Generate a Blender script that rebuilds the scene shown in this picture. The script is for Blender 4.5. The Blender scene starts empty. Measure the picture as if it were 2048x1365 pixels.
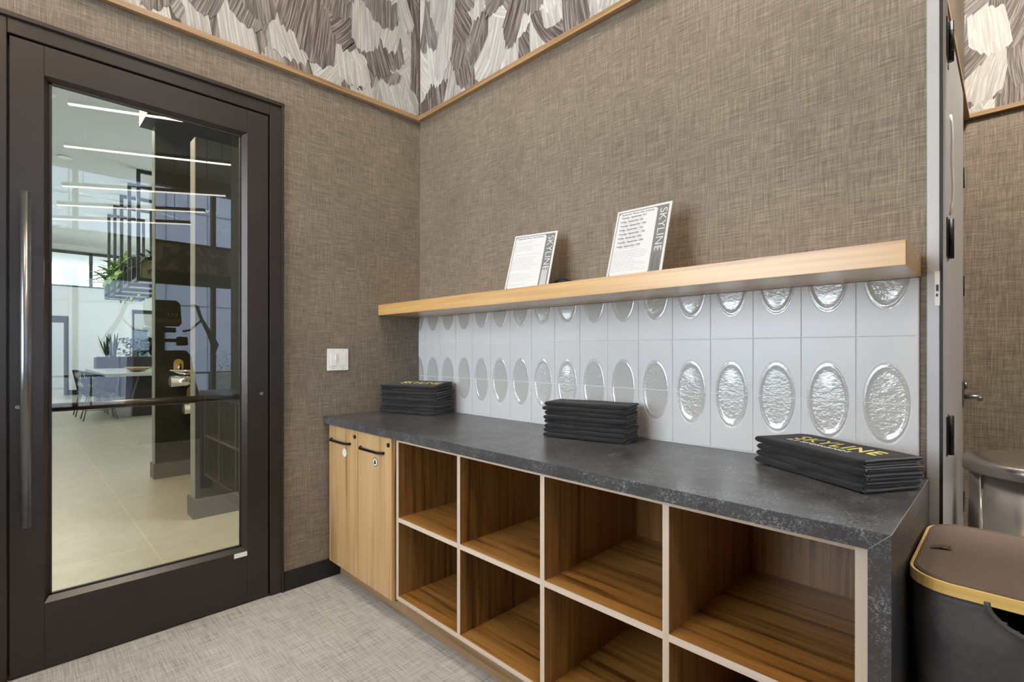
import bpy, bmesh, math, random
from mathutils import Vector, Matrix, noise
C = bpy.context.scene
COL = C.collection
PI = math.pi
rnd = random.Random(7)

# ------------------------------------------------------------------ camera
cd = bpy.data.cameras.new('camera'); cam = bpy.data.objects.new('camera', cd); COL.objects.link(cam)
cam.location = (2.65, -1.824, 1.235); cam.rotation_euler = (PI/2, 0, 0.7860)
cd.sensor_width = 36; cd.lens = 36*1002/2048; cd.shift_y = 19.5/2048; cd.clip_start = 0.03; cd.clip_end = 200
C.camera = cam
C.view_settings.view_transform = 'Standard'; C.view_settings.look = 'None'
C.view_settings.gamma = 1; C.view_settings.use_curve_mapping = False
C.view_settings.exposure = 0.27
# ------------------------------------------------------------------ world, sun, lights
w = bpy.data.worlds.new('world'); C.world = w; w.use_nodes = True
bgn = w.node_tree.nodes['Background']; bgn.inputs[0].default_value = (0.88, 0.94, 1.0, 1); bgn.inputs[1].default_value = 9.0
def lamp(name, kind, loc, rot, energy, color, **kw):
    d = bpy.data.lights.new(name, kind); d.energy = energy; d.color = color
    for k, v in kw.items(): setattr(d, k, v)
    o = bpy.data.objects.new(name, d); COL.objects.link(o); o.location = loc; o.rotation_euler = rot
    return o
def portal(name, loc, rot, sx, sy):
    o = lamp(name, 'AREA', loc, rot, 1, (1, 1, 1), shape='RECTANGLE', size=sx, size_y=sy)
    o.data.cycles.is_portal = True
    return o
lamp('sun', 'SUN', (-20, -10, 30), (0, math.radians(-48), 0), 12, (1.0, 0.95, 0.88), angle=0.02)
portal('window_light', (0.98, -3.47, 1.9), (-PI/2, 0, 0), 1.9, 2.3)
portal('window_light', (8.3, -0.2, 2.2), (0, PI/2, 0), 4.4, 6.2)
portal('window_light', (-10.5, 4.05, 1.1), (PI/2, 0, 0), 9, 2.2)
WARM = (1.0, 0.80, 0.56); NEUT = (1.0, 0.93, 0.84)
# ceiling lamps of the room (their housings are built further down)
ROOM_LAMPS = [(1.0, -1.35), (2.3, -1.0), (1.2, -2.7), (3.4, -2.2), (5.6, -2.4), (6.2, 1.4)]
for (x, y) in ROOM_LAMPS:
    lamp('ceiling_light_glow', 'AREA', (x, y, 4.44), (0, 0, 0), 40 if x == 2.3 else 20, NEUT if x == 2.3 else WARM, shape='DISK', size=0.30)
lamp('alcove_light_glow', 'AREA', (3.1, .5, 4.4), (0, 0, 0), 130, NEUT, shape='DISK', size=0.5)
LOBBY_LAMPS = [(-1.2, -2.1), (-5.2, -1.55), (-7.6, -1.25), (-9.4, -1.1), (-11.2, -1.3), (-13.4, -1.0)]
for i, (x, y) in enumerate(LOBBY_LAMPS):
    lamp('downlight_glow', 'AREA', (x, y, 4.16), (0, 0, 0), 26 if i else 120, (1.0, 0.72, 0.40) if i < 1 else NEUT, shape='DISK', size=0.14)

# ------------------------------------------------------------------ materials
class NT:
    def __init__(s, name):
        s.m = bpy.data.materials.new(name); s.m.use_nodes = True; s.t = s.m.node_tree
        s.t.nodes.clear(); s.out = s.n('ShaderNodeOutputMaterial')
    def n(s, typ, **kw):
        nd = s.t.nodes.new(typ)
        for k, v in kw.items(): setattr(nd, k, v)
        return nd
    def l(s, a, b): s.t.links.new(a, b)
    def put(s, sock, v):
        if hasattr(v, 'is_output'): s.l(v, sock)
        elif isinstance(v, tuple) and len(v) == 3 and sock.type == 'RGBA': sock.default_value = v + (1,)
        else: sock.default_value = v
    def coord(s, scale=(1, 1, 1), kind='Object', rot=(0, 0, 0)):
        c = s.n('ShaderNodeTexCoord'); m = s.n('ShaderNodeMapping')
        s.l(c.outputs[kind], m.inputs[0]); m.inputs['Scale'].default_value = scale; m.inputs['Rotation'].default_value = rot
        return m.outputs[0]
    def noise(s, vec, scale=5, detail=3, rough=.5, dist=0):
        n = s.n('ShaderNodeTexNoise'); s.l(vec, n.inputs['Vector'])
        for k, v in (('Scale', scale), ('Detail', detail), ('Roughness', rough), ('Distortion', dist)): n.inputs[k].default_value = v
        return n.outputs[0]
    def ramp(s, f, stops):
        r = s.n('ShaderNodeValToRGB'); s.l(f, r.inputs[0]); e = r.color_ramp.elements
        while len(e) < len(stops): e.new(.5)
        for i, (p, c) in enumerate(stops):
            e[i].position = p; e[i].color = (c if isinstance(c, tuple) else (c, c, c)) + (1,)
        return r.outputs[0]
    def math(s, op, a, b=0.0):
        m = s.n('ShaderNodeMath', operation=op); s.put(m.inputs[0], a); s.put(m.inputs[1], b); return m.outputs[0]
    def mix(s, f, a, b, mode='MIX'):
        m = s.n('ShaderNodeMix', data_type='RGBA', blend_type=mode)
        s.put(m.inputs[0], f); s.put(m.inputs[6], a); s.put(m.inputs[7], b); return m.outputs[2]
    def bump(s, h, strength=.3, dist=.002):
        b = s.n('ShaderNodeBump'); s.l(h, b.inputs['Height']); b.inputs['Strength'].default_value = strength
        b.inputs['Distance'].default_value = dist; return b.outputs[0]
    def bsdf(s, color, rough=.5, metal=0, normal=None, **kw):
        p = s.n('ShaderNodeBsdfPrincipled'); s.put(p.inputs['Base Color'], color); s.put(p.inputs['Roughness'], rough)
        p.inputs['Metallic'].default_value = metal
        if normal is not None: s.l(normal, p.inputs['Normal'])
        for k, v in kw.items(): s.put(p.inputs[k.replace('_', ' ')], v)
        s.l(p.outputs[0], s.out.inputs[0]); return s.m

def plain(name, c, rough=.5, metal=0, **kw): return NT(name).bsdf(c, rough, metal, **kw)
def speck(name, c, rough=.5, metal=0, amt=.12, scale=40, bump=0, **kw):
    t = NT(name); v = t.coord(); n = t.noise(v, scale, 4, .6)
    lo = tuple(x*(1-amt) for x in c); hi = tuple(min(1, x*(1+amt)) for x in c)
    col = t.ramp(n, [(.3, lo), (.7, hi)])
    return t.bsdf(col, rough, metal, t.bump(n, bump, .001) if bump else None, **kw)
def weave(name, dark, mid, light, fu, fv, axes, rough=.8, bump=.35, slub=1.0, spec=.5, cut=.5):
    # crossed threads: axes = the two surface directions (0 x, 1 y, 2 z)
    t = NT(name)
    def sc(along, across, a, b):
        s = [1.0, 1.0, 1.0]; s[axes[0]] = a; s[axes[1]] = b; return tuple(s)
    A = t.noise(t.coord(sc(0, 1, 14*slub, fu)), 1, 3, .62)
    B = t.noise(t.coord(sc(0, 1, fv, 14*slub)), 1, 3, .62)
    c2 = t.noise(t.coord(sc(0, 1, 7, 190)), 1, 2, .5); d2 = t.noise(t.coord(sc(0, 1, 190, 6)), 1, 2, .5)
    s_ = t.math('ADD', t.math('MULTIPLY', t.math('ADD', A, B), .33), t.math('MULTIPLY', t.math('ADD', c2, d2), .17))
    big = t.noise(t.coord((1, 1, 1)), 2.2, 2, .5)
    s2 = t.math('ADD', s_, t.math('MULTIPLY', t.math('SUBTRACT', big, .5), .10))
    col = t.ramp(s2, [(cut-.13, dark), (cut, mid), (cut+.12, light)])
    return t.bsdf(col, rough, 0, t.bump(s_, bump, .004), **{'Specular_IOR_Level': spec})
def wood(name, dark, mid, light, axis, rough=.38, k=1.0, bands=26, spec=.5, coat=0):
    t = NT(name); s = [bands]*3; s[axis] = bands*.035
    s2 = [bands*6.5]*3; s2[axis] = bands*.11
    s3 = [4.0]*3; s3[axis] = .5
    a = t.noise(t.coord(tuple(s)), 1, 4, .6, .35*k); b = t.noise(t.coord(tuple(s2)), 1, 2, .5); c = t.noise(t.coord(tuple(s3)), 1, 2, .5, .6)
    f = t.math('ADD', t.math('ADD', t.math('MULTIPLY', a, .62), t.math('MULTIPLY', b, .18)), t.math('MULTIPLY', c, .20))
    col = t.ramp(f, [(.38, dark), (.46, mid), (.58, light)])
    return t.bsdf(col, rough, 0, t.bump(b, .08, .001), **{'Specular_IOR_Level': spec, 'Coat_Weight': coat, 'Coat_Roughness': .38})

M = {}
M['wallpaper_a'] = weave('linen_wallpaper_left', (.083, .066, .048), (.188, .150, .109), (.345, .295, .228), 520, 520, (1, 2), .62, .5)
M['wallpaper_b'] = weave('linen_wallpaper', (.083, .066, .048), (.188, .150, .109), (.345, .295, .228), 520, 520, (0, 2), .62, .5)
M['carpet'] = weave('woven_carpet', (.20, .187, .17), (.42, .405, .375), (.58, .56, .525), 300, 300, (0, 1), .92, .25, .55, .2)
M['trim_wood'] = wood('trim_oak', (.20, .108, .046), (.31, .19, .09), (.39, .25, .13), 0, .42)
M['trim_wood_y'] = wood('trim_oak_y', (.20, .108, .046), (.31, .19, .09), (.39, .25, .13), 1, .42)
M['door_wood'] = wood('cabinet_door_wood', (.27, .145, .052), (.48, .295, .125), (.58, .38, .18), 2, .38, 1.6, 17)
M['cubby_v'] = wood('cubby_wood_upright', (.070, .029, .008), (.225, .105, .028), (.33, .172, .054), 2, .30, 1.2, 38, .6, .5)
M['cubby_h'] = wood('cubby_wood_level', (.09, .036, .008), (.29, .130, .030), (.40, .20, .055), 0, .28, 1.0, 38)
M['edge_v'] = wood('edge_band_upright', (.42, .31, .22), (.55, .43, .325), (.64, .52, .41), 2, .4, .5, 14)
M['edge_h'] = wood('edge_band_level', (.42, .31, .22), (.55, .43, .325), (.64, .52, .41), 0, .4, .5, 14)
M['shelf_wood'] = wood('shelf_wood', (.34, .165, .040), (.54, .30, .085), (.64, .40, .14), 0, .40, 1.3, 16, .8, 1.0)
M['black_base'] = speck('black_baseboard', (.012, .011, .010), .35)
M['bronze'] = speck('bronze_door_metal', (.042, .033, .027), .30, .40, .08, 6)
M['bronze_dark'] = plain('dark_gasket', (.010, .009, .008), .45)
M['steel_pull'] = plain('dark_satin_pull', (.22, .23, .24), .28, .9)
M['black_metal'] = plain('black_metal', (.012, .012, .013), .35, .5)
M['pewter'] = plain('pewter_metal', (.25, .24, .24), .3, .9)
M['chrome'] = plain('chrome', (.75, .74, .72), .12, 1)
M['white_plastic'] = plain('white_plastic', (.80, .80, .77), .35)
M['white_paint'] = speck('white_paint', (.78, .79, .78), .55, 0, .02, 3)
M['lobby_white'] = speck('lobby_white', (.56, .59, .585), .5, 0, .02, 2)
M['dark_ceiling'] = plain('ceiling_paint', (.62, .61, .59), .7)
M['grey_metal'] = speck('grey_painted_steel', (.46, .46, .47), .42, .1, .05, 5)
M['paper'] = plain('paper', (.60, .61, .62), .6)
M['paper_grey'] = plain('printed_grey', (.15, .158, .153), .5)
M['print_faint'] = plain('printed_faint_grey', (.34, .35, .36), .6)
M['print_dark'] = plain('printed_dark_grey', (.07, .07, .075), .6)
M['sign_icon'] = plain('printed_light_grey', (.42, .43, .42), .6)
M['acrylic'] = plain('acrylic_edge', (.62, .62, .57), .2)
M['yellow_thread'] = speck('yellow_thread', (.80, .70, .22), .7, 0, .1, 300)
M['white_thread'] = plain('white_thread', (.75, .74, .62), .7)
M['hamper_lid'] = speck('brown_fabric_lid', (.125, .092, .073), .85, 0, .12, 220, .2)
M['bamboo'] = wood('bamboo_rim', (.50, .30, .08), (.66, .44, .13), (.74, .52, .19), 0, .35, .4, 10)
M['stainless'] = plain('stainless', (.46, .43, .40), .25, 1)
M['leather'] = plain('brown_tab', (.10, .07, .055), .7)

def mk_towel():
    t = NT('charcoal_terry'); n = t.noise(t.coord(), 700, 2, .6); n2 = t.noise(t.coord((1, 1, 2)), 22, 3, .6)
    col = t.ramp(t.math('ADD', t.math('MULTIPLY', n, .5), t.math('MULTIPLY', n2, .5)), [(.35, (.006, .0062, .007)), (.62, (.019, .019, .021))])
    return t.bsdf(col, .95, 0, t.bump(n, .6, .002), Sheen_Weight=.12, Sheen_Roughness=.5)
M['towel'] = mk_towel()
M['hem'] = speck('towel_hem', (.105, .108, .115), .9, 0, .3, 500, .4)
def mk_counter():
    t = NT('charcoal_laminate_stone'); v = t.coord()
    a = t.noise(v, 9, 5, .6, .4); b = t.noise(v, 130, 4, .75); c = t.noise(v, 260, 2, .6)
    base = t.ramp(a, [(.30, (.044, .041, .040)), (.70, (.064, .062, .062))])
    sp = t.ramp(t.math('ADD', t.math('MULTIPLY', b, .7), t.math('MULTIPLY', c, .3)), [(.50, 0.0), (.62, 1.0)])
    msk = t.math('MULTIPLY', sp, t.ramp(t.noise(v, 14, 3, .6), [(.42, .08), (.64, .9)]))
    col = t.mix(msk, base, (.27, .295, .325))
    return t.bsdf(col, .28, 0, t.bump(b, .03, .0005))
M['counter'] = mk_counter()
M['counter_line'] = plain('mitre_line', (.30, .29, .28), .5)
def mk_tile(name, col, rough, rip, sc=45, coat=0):
    t = NT(name); n = t.noise(t.coord((1, 1, 1.6)), sc, 2, .5, .4)
    return t.bsdf(col, rough, 0, t.bump(n, rip, .004), **{'Specular_IOR_Level': .5 if not coat else .8, 'Coat_Weight': coat, 'Coat_Roughness': .03})
M['tile'] = mk_tile('satin_white_tile', (.66, .66, .65), .33, .02, 20)
M['tile_oval'] = mk_tile('glossy_oval_glaze', (.54, .53, .50), .04, .30, 75, 1.0)
M['grout'] = plain('pale_grout', (.80, .80, .79), .8)
def mk_glass(name, ior, tint, rough=0.0):
    t = NT(name); tr = t.n('ShaderNodeBsdfTransparent'); tr.inputs[0].default_value = tint+(1,)
    g = t.n('ShaderNodeBsdfGlossy'); g.inputs['Roughness'].default_value = rough; g.inputs[0].default_value = (1, 1, 1, 1)
    f = t.n('ShaderNodeFresnel'); f.inputs[0].default_value = ior
    m = t.n('ShaderNodeMixShader'); t.l(f.outputs[0], m.inputs[0]); t.l(tr.outputs[0], m.inputs[1]); t.l(g.outputs[0], m.inputs[2])
    t.l(m.outputs[0], t.out.inputs[0]); return t.m
M['door_glass'] = mk_glass('door_glass', 1.85, (.84, .88, .80))
M['window_glass'] = mk_glass('window_glass', 1.5, (.96, .98, 1.0))
def emit(name, c, s):
    t = NT(name); e = t.n('ShaderNodeEmission'); e.inputs[0].default_value = c+(1,); e.inputs[1].default_value = s
    t.l(e.outputs[0], t.out.inputs[0]); return t.m
M['led'] = emit('led_strip', (1.0, .90, .78), 14)
M['led_dim'] = emit('led_strip_dim', (1.0, .93, .85), 6)  # dimmer glow for the added strips that imitate mirrored lights
M['downlight'] = emit('downlight_glow', (1.0, .92, .80), 6)
def mk_feather():
    t = NT('brushstroke_wallpaper'); uv = t.n('ShaderNodeUVMap').outputs[0]
    at = t.n('ShaderNodeAttribute', attribute_name='tone'); sep = t.n('ShaderNodeSeparateColor'); t.l(at.outputs['Color'], sep.inputs[0])
    tone, seed, warm = sep.outputs[0], sep.outputs[1], sep.outputs[2]
    mp = t.n('ShaderNodeMapping'); t.l(uv, mp.inputs[0]); mp.inputs['Scale'].default_value = (1, 1, 1)
    cmb = t.n('ShaderNodeCombineXYZ'); t.l(t.math('MULTIPLY', seed, 37.0), cmb.inputs[0]); t.l(t.math('MULTIPLY', seed, 91.0), cmb.inputs[1])
    t.l(cmb.outputs[0], mp.inputs['Location'])
    def st(a, b, d):
        m2 = t.n('ShaderNodeMapping'); t.l(mp.outputs[0], m2.inputs[0]); m2.inputs['Scale'].default_value = (a, b, 1); return t.noise(m2.outputs[0], 1, 2, .55, d)
    n1 = st(7, .8, .5); n2 = st(24, 1.1, .3)
    s_ = t.math('ADD', t.math('MULTIPLY', n1, .5), t.math('MULTIPLY', n2, .5))
    lines = t.ramp(s_, [(.40, 0.0), (.51, .30), (.56, 1.0), (.66, .55)])
    darkc = t.mix(tone, (.050, .036, .032), (.42, .42, .40)); lightc = t.mix(tone, (.30, .265, .245), (.66, .66, .63))
    mid = t.mix(lines, darkc, lightc)
    col = t.mix(t.math('MULTIPLY', warm, .25), mid, (.40, .40, .43))
    return t.bsdf(col, .6, 0, t.bump(s_, .25, .003))
M['feather'] = mk_feather()
M['feather_base'] = plain('brushstroke_base', (.10, .075, .065), .7)
def mk_lobby_floor():
    t = NT('stone_floor_tile'); v = t.coord(); br = t.n('ShaderNodeTexBrick'); t.l(t.coord((1, 1, 1)), br.inputs[0])
    br.offset = .5; br.inputs['Scale'].default_value = 1; br.inputs['Mortar Size'].default_value = .004; br.inputs['Brick Width'].default_value = 1.2; br.inputs['Row Height'].default_value = .6
    br.inputs['Color1'].default_value = (.30, .285, .235, 1); br.inputs['Color2'].default_value = (.34, .325, .27, 1); br.inputs['Mortar'].default_value = (.48, .45, .34, 1)
    n = t.noise(v, 6, 5, .65, .5); col = t.mix(.35, br.outputs[0], t.ramp(n, [(.3, (.24, .225, .18)), (.7, (.42, .40, .335))]))
    sp = t.ramp(t.noise(v, 45, 2, .5), [(.26, 0.0), (.30, 1.0)]); col = t.mix(sp, (.14, .13, .11), col)
    return t.bsdf(col, .34)
M['lobby_floor'] = mk_lobby_floor()
M['fin_dark'] = speck('dark_olive_panel', (.020, .021, .016), .35, 0, .06, 3)
M['fin_end'] = plain('grey_panel_end', (.20, .21, .20), .5)
M['fin_base'] = plain('brown_grey_base', (.085, .072, .066), .5)
M['facade'] = speck('blue_grey_facade', (.17, .205, .27), .6, 0, .03, 1)
M['facade_joint'] = plain('facade_joint', (.06, .08, .11), .6)
M['ext_white'] = plain('exterior_render_white', (.80, .82, .83), .7)
M['ext_glass'] = plain('exterior_glazing', (.16, .27, .32), .15)
M['concrete'] = speck('pale_concrete', (.62, .64, .64), .7)
M['paving'] = speck('terrace_paving', (.30, .31, .31), .8)
M['soil'] = plain('soil', (.05, .035, .02), .95)
def leafm(name, a, b): 
    t = NT(name); return t.bsdf(t.ramp(t.noise(t.coord(), 9, 2), [(.35, a), (.65, b)]), .45)
M['leaf'] = leafm('green_leaf', (.04, .12, .02), (.20, .38, .06)); M['leaf_dark'] = leafm('dark_leaf', (.008, .022, .014), (.03, .07, .04))
M['leaf_shrub'] = leafm('shrub_leaf', (.05, .12, .07), (.16, .28, .16))
M['planter_wood'] = plain('olive_planter_panel', (.28, .27, .13), .5)
M['frame_grey'] = plain('dark_grey_frame', (.035, .042, .045), .45)
M['planter_under'] = plain('pale_planter_base', (.42, .43, .43), .5)
M['stone_top'] = plain('grey_table_top', (.42, .44, .43), .3)
M['dark_slab'] = plain('dark_table_leg', (.022, .018, .016), .4)
M['cord_green'] = plain('dark_teal_cord', (.012, .025, .028), .6)
M['pale_leg'] = plain('grey_green_legs', (.10, .125, .125), .5)
M['bowl_wood'] = plain('pale_wood_bowl', (.50, .38, .20), .5)
M['machine'] = plain('machine_black', (.018, .018, .014), .35)
M['machine_gold'] = plain('machine_tan_strip', (.30, .19, .07), .4)
M['screen'] = plain('machine_screen', (.10, .09, .085), .3)
M['brass_shield'] = plain('amber_shield', (.50, .36, .12), .3, .3)

# ------------------------------------------------------------------ mesh helpers
class MB:
    def __init__(s): s.bm = bmesh.new()
    def quad(s, pts, mi=0):
        f = s.bm.faces.new([s.bm.verts.new(p) for p in pts]); f.material_index = mi; return f
    def box(s, x0, x1, y0, y1, z0, z1, mi=0, bev=0, front=None):
        r = bmesh.ops.create_cube(s.bm, size=1)
        vs = r['verts']; bmesh.ops.scale(s.bm, vec=(x1-x0, y1-y0, z1-z0), verts=vs); bmesh.ops.translate(s.bm, vec=((x0+x1)/2, (y0+y1)/2, (z0+z1)/2), verts=vs)
        fs = {f for v in vs for f in v.link_faces}
        for f in fs:
            f.material_index = mi
            if front is not None and f.calc_center_median().y < y0+1e-5: f.material_index = front
        if bev:
            es = list({e for v in vs for e in v.link_edges}); bmesh.ops.bevel(s.bm, geom=es, offset=bev, segments=2, profile=.6, affect='EDGES')
        return s
    def tube(s, pts, r, seg=10, mi=0, caps=True):
        pts = [Vector(p) for p in pts]; rs = r if isinstance(r, (list, tuple)) else [r]*len(pts); rings = []
        up = None
        for i, p in enumerate(pts):
            t = (pts[min(i+1, len(pts)-1)]-pts[max(i-1, 0)]).normalized()
            if up is None: up = Vector((0, 0, 1)) if abs(t.z) < .9 else Vector((1, 0, 0))
            a = t.cross(up).normalized(); b = a.cross(t).normalized(); up = b
            rings.append([s.bm.verts.new(p+a*math.cos(2*PI*k/seg)*rs[i]+b*math.sin(2*PI*k/seg)*rs[i]) for k in range(seg)])
        for A, B in zip(rings, rings[1:]):
            for k in range(seg):
                f = s.bm.faces.new((A[k], A[(k+1) % seg], B[(k+1) % seg], B[k])); f.material_index = mi; f.smooth = True
        if caps:
            for rg in (rings[0][::-1], rings[-1]): f = s.bm.faces.new(rg); f.material_index = mi
        return s
    def lathe(s, prof, c, seg=32, mi=0, sy=1.0, axis='z'):
        rings = []
        for (r, h) in prof:
            ring = []
            for k in range(seg):
                a = 2*PI*k/seg; u, v = r*math.cos(a), r*math.sin(a)*sy
                p = (c[0]+u, c[1]+v, c[2]+h) if axis == 'z' else ((c[0]+u, c[1]+h, c[2]+v) if axis == 'y' else (c[0]+h, c[1]+u, c[2]+v))
                ring.append(s.bm.verts.new(p))
            rings.append(ring)
        for A, B in zip(rings, rings[1:]):
            for k in range(seg):
                f = s.bm.faces.new((A[k], A[(k+1) % seg], B[(k+1) % seg], B[k])); f.material_index = mi; f.smooth = True
        for rg in (rings[0][::-1], rings[-1]): f = s.bm.faces.new(rg); f.material_index = mi
        return s
    def prism(s, poly, h0, h1, axis=2, mi=0, smooth=False):
        def P(a, b, h): return {2: (a, b, h), 1: (a, h, b), 0: (h, a, b)}[axis]
        A = [s.bm.verts.new(P(a, b, h0)) for a, b in poly]; B = [s.bm.verts.new(P(a, b, h1)) for a, b in poly]; n = len(poly)
        for k in range(n):
            f = s.bm.faces.new((A[k], A[(k+1) % n], B[(k+1) % n], B[k])); f.material_index = mi; f.smooth = smooth
        for rg in (A[::-1], B): f = s.bm.faces.new(rg); f.material_index = mi
        return s
    def blade(s, base, d, L, W, droop=.3, n=5, mi=0, fold=.25):
        base = Vector(base); d = Vector(d).normalized(); side = d.cross(Vector((0, 0, 1)));
        if side.length < .05: side = Vector((rnd.uniform(-1, 1), rnd.uniform(-1, 1), 0))
        side.normalize(); p = base.copy(); rows = []
        for i in range(n+1):
            v = i/n; wv = W*math.sin(PI*min(.97, .12+v*.86))**.7
            rows.append([s.bm.verts.new(p-side*wv), s.bm.verts.new(p+side.cross(d)*wv*fold), s.bm.verts.new(p+side*wv)])
            d = (d+Vector((0, 0, -droop/n))).normalized(); p = p+d*L/n
        for A, B in zip(rows, rows[1:]):
            for k in range(2): f = s.bm.faces.new((A[k], A[k+1], B[k+1], B[k])); f.material_index = mi; f.smooth = True
        return s
    def build(s, name, mats, parent=None, world=True, bevel=0, fix=True):
        if fix: bmesh.ops.recalc_face_normals(s.bm, faces=s.bm.faces)
        me = bpy.data.meshes.new(name); s.bm.to_mesh(me); s.bm.free()
        for m in (mats if isinstance(mats, (list, tuple)) else [mats]): me.materials.append(M[m] if isinstance(m, str) else m)
        o = bpy.data.objects.new(name, me); COL.objects.link(o)
        if parent is not None:
            o.parent = parent
            if world:
                p = parent; off = Vector()
                while p: off += p.location; p = p.parent
                me.transform(Matrix.Translation(-off))
        if bevel:
            b = o.modifiers.new('bevel', 'BEVEL'); b.width = bevel; b.segments = 2; b.limit_method = 'ANGLE'
        return o
def tag(o, label=None, cat=None, group=None, kind=None):
    if label: o['label'] = label
    if cat: o['category'] = cat
    if group: o['group'] = group
    if kind: o['kind'] = kind
    return o
def empty(name, loc, label=None, cat=None, group=None, kind=None, rz=0):
    o = bpy.data.objects.new(name, None); COL.objects.link(o); o.location = loc; o.rotation_euler = (0, 0, rz); o.empty_display_size = .05
    return tag(o, label, cat, group, kind)
def B(*a, **k): return MB().box(*a, **k)
def copy_tree(o, parent=None):
    c = o.copy(); COL.objects.link(c)
    if parent: c.parent = parent
    for ch in [q for q in bpy.data.objects if q.parent == o]: copy_tree(ch, c)
    return c
def struct(name, mb, mats, parent=None, **k):
    o = mb.build(name, mats, parent, **k)
    if parent is None: o['kind'] = 'structure'
    return o
def text_mesh(name, body, size, mat, parent, M4, extrude=.0004, shear=0, space=1.0, align='LEFT', xs=1.0, bold=0):
    cu = bpy.data.curves.new('t', 'FONT'); cu.body = body; cu.size = size; cu.extrude = extrude; cu.shear = shear; cu.space_character = space; cu.align_x = align; cu.offset = bold; cu.resolution_u = 4
    o = bpy.data.objects.new('t', cu); COL.objects.link(o)
    bpy.context.view_layer.update()
    me = bpy.data.meshes.new_from_object(o.evaluated_get(bpy.context.evaluated_depsgraph_get()))
    bpy.data.objects.remove(o); bpy.data.curves.remove(cu)
    me.transform(Matrix.Diagonal((xs, 1, 1, 1))); me.transform(M4); me.name = name
    me.materials.clear(); me.materials.append(M[mat])
    q = bpy.data.objects.new(name, me); COL.objects.link(q); q.parent = parent
    return q

# ------------------------------------------------------------------ the setting
H = 4.5
struct('floor', B(-.0, 8.3, -3.5, 3.1, -.1, 0), 'carpet')
struct('floor_lobby', B(-20, -.0, -4.1, 4.1, -.1, 0), 'lobby_floor')
struct('ceiling', B(-.15, 8.45, -3.6, 3.1, H, H+.1), 'dark_ceiling')
struct('ceiling_lobby', B(-20, -.15, -4.1, 4.1, 4.2, 4.3), 'lobby_white')
# left wall with its door opening y -1.90 .. -0.838, z to 2.49
DL, DR, DT = -1.90, -.838, 2.49
m = MB(); m.box(-.15, 0, -3.6, DL, 0, H); m.box(-.15, 0, DR, .12, 0, H); m.box(-.15, 0, DL, DR, DT, H)
wall_left = struct('wall_left', m, 'wallpaper_a')
# wall with the tiles: x 0 .. 2.49, doorway to x 3.45, head at 2.33
m = MB(); m.box(0, 2.49, 0, .12, 0, H); m.box(2.49, 3.45, 0, .12, 2.33, H); m.box(3.45, 3.7, 0, .12, 0, H)
wall_back = struct('wall_back', m, 'wallpaper_b')
m = MB(); m.box(2.30, 2.43, .12, 2.47, 0, H); struct('wall_alcove_left', m, 'wallpaper_a')
wall_alcove = struct('wall_alcove_back', B(2.30, 3.8, 2.35, 2.47, 0, H), 'wallpaper_b')
struct('wall_alcove_right', B(3.7, 3.82, 0, 3.1, 0, H), 'wallpaper_a')
struct('wall_right_side', B(3.82, 8.3, 3.0, 3.1, 0, H), 'wallpaper_b')
# wall behind the camera with a window
m = MB(); m.box(-.15, .03, -3.6, -3.45, 0, H); m.box(.03, 1.93, -3.6, -3.45, 0, .84); m.box(.03, 1.93, -3.6, -3.45, 3.05, H); m.box(1.93, 8.3, -3.6, -3.45, 0, H)
struct('wall_front', m, 'wallpaper_b')
wn = empty('window_1', (.98, -3.5, .84), kind='structure')
m = MB()
for x in (.03, .96, 1.87): m.box(x, x+.06, -3.56, -3.49, .84, 3.05)
for z in (.84, 2.99): m.box(.03, 1.93, -3.555, -3.495, z, z+.06)
m.build('window_frame', 'frame_grey', wn); B(.09, 1.87, -3.53, -3.52, .90, 2.99).build('window_pane', 'window_glass', wn)
# window wall on the right, far end of the gym (seen mirrored in the door glass)
XW = 8.2
m = MB(); m.box(XW, XW+.25, -3.6, 3.1, 0, .26); m.box(XW, XW+.25, -3.6, 3.1, 2.51, 3.20); m.box(XW, XW+.25, -3.6, 3.1, 4.30, H)
wall_windows = struct('wall_windows', m, 'fin_dark')
for i, (z0, z1) in enumerate(((.26, 2.51), (3.20, 4.30))):
    wn = empty('window_%d' % (i+2), (XW+.1, -.2, z0), kind='structure')
    m = MB()
    ys = [-3.5+k*.985 for k in range(7)]
    for y in [-3.1, -2.1, -1.08, -.03, .94, 1.95]: m.box(XW+.02, XW+.16, y-.035, y+.035, z0, z1)
    m.box(XW+.02, XW+.16, -3.6, 3.1, z0, z0+.05); m.box(XW+.02, XW+.16, -3.6, 3.1, z1-.05, z1)
    m.build('window_frame', 'bronze_dark', wn); B(XW+.10, XW+.11, -3.5, 3.0, z0+.04, z1-.04).build('window_pane', 'window_glass', wn)
# baseboards and trim
struct('baseboard_left', B(0, .014, -.836, -.521, 0, .098, bev=.002), 'black_base')
struct('baseboard_left', B(0, .014, -3.4, DL-.002, 0, .098, bev=.002), 'black_base')
struct('baseboard_alcove', B(2.43, 3.7, 2.335, 2.35, 0, .098), 'black_base')
ZT = 2.67
struct('trim_1', B(0, .03, -3.4, 0, ZT, ZT+.026), 'trim_wood_y')
struct('trim_2', B(.03, 2.49, -.03, 0, ZT, ZT+.026), 'trim_wood')
struct('trim_3', B(2.43, 3.7, 2.32, 2.35, ZT-.01, ZT+.016), 'trim_wood')
struct('trim_4', B(2.43, 2.46, .13, 2.32, ZT-.01, ZT+.016), 'trim_wood_y')
struct('trim_5', B(XW-.03, XW, -3.4, 2.9, 2.69, 2.72), 'trim_wood_y')

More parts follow.
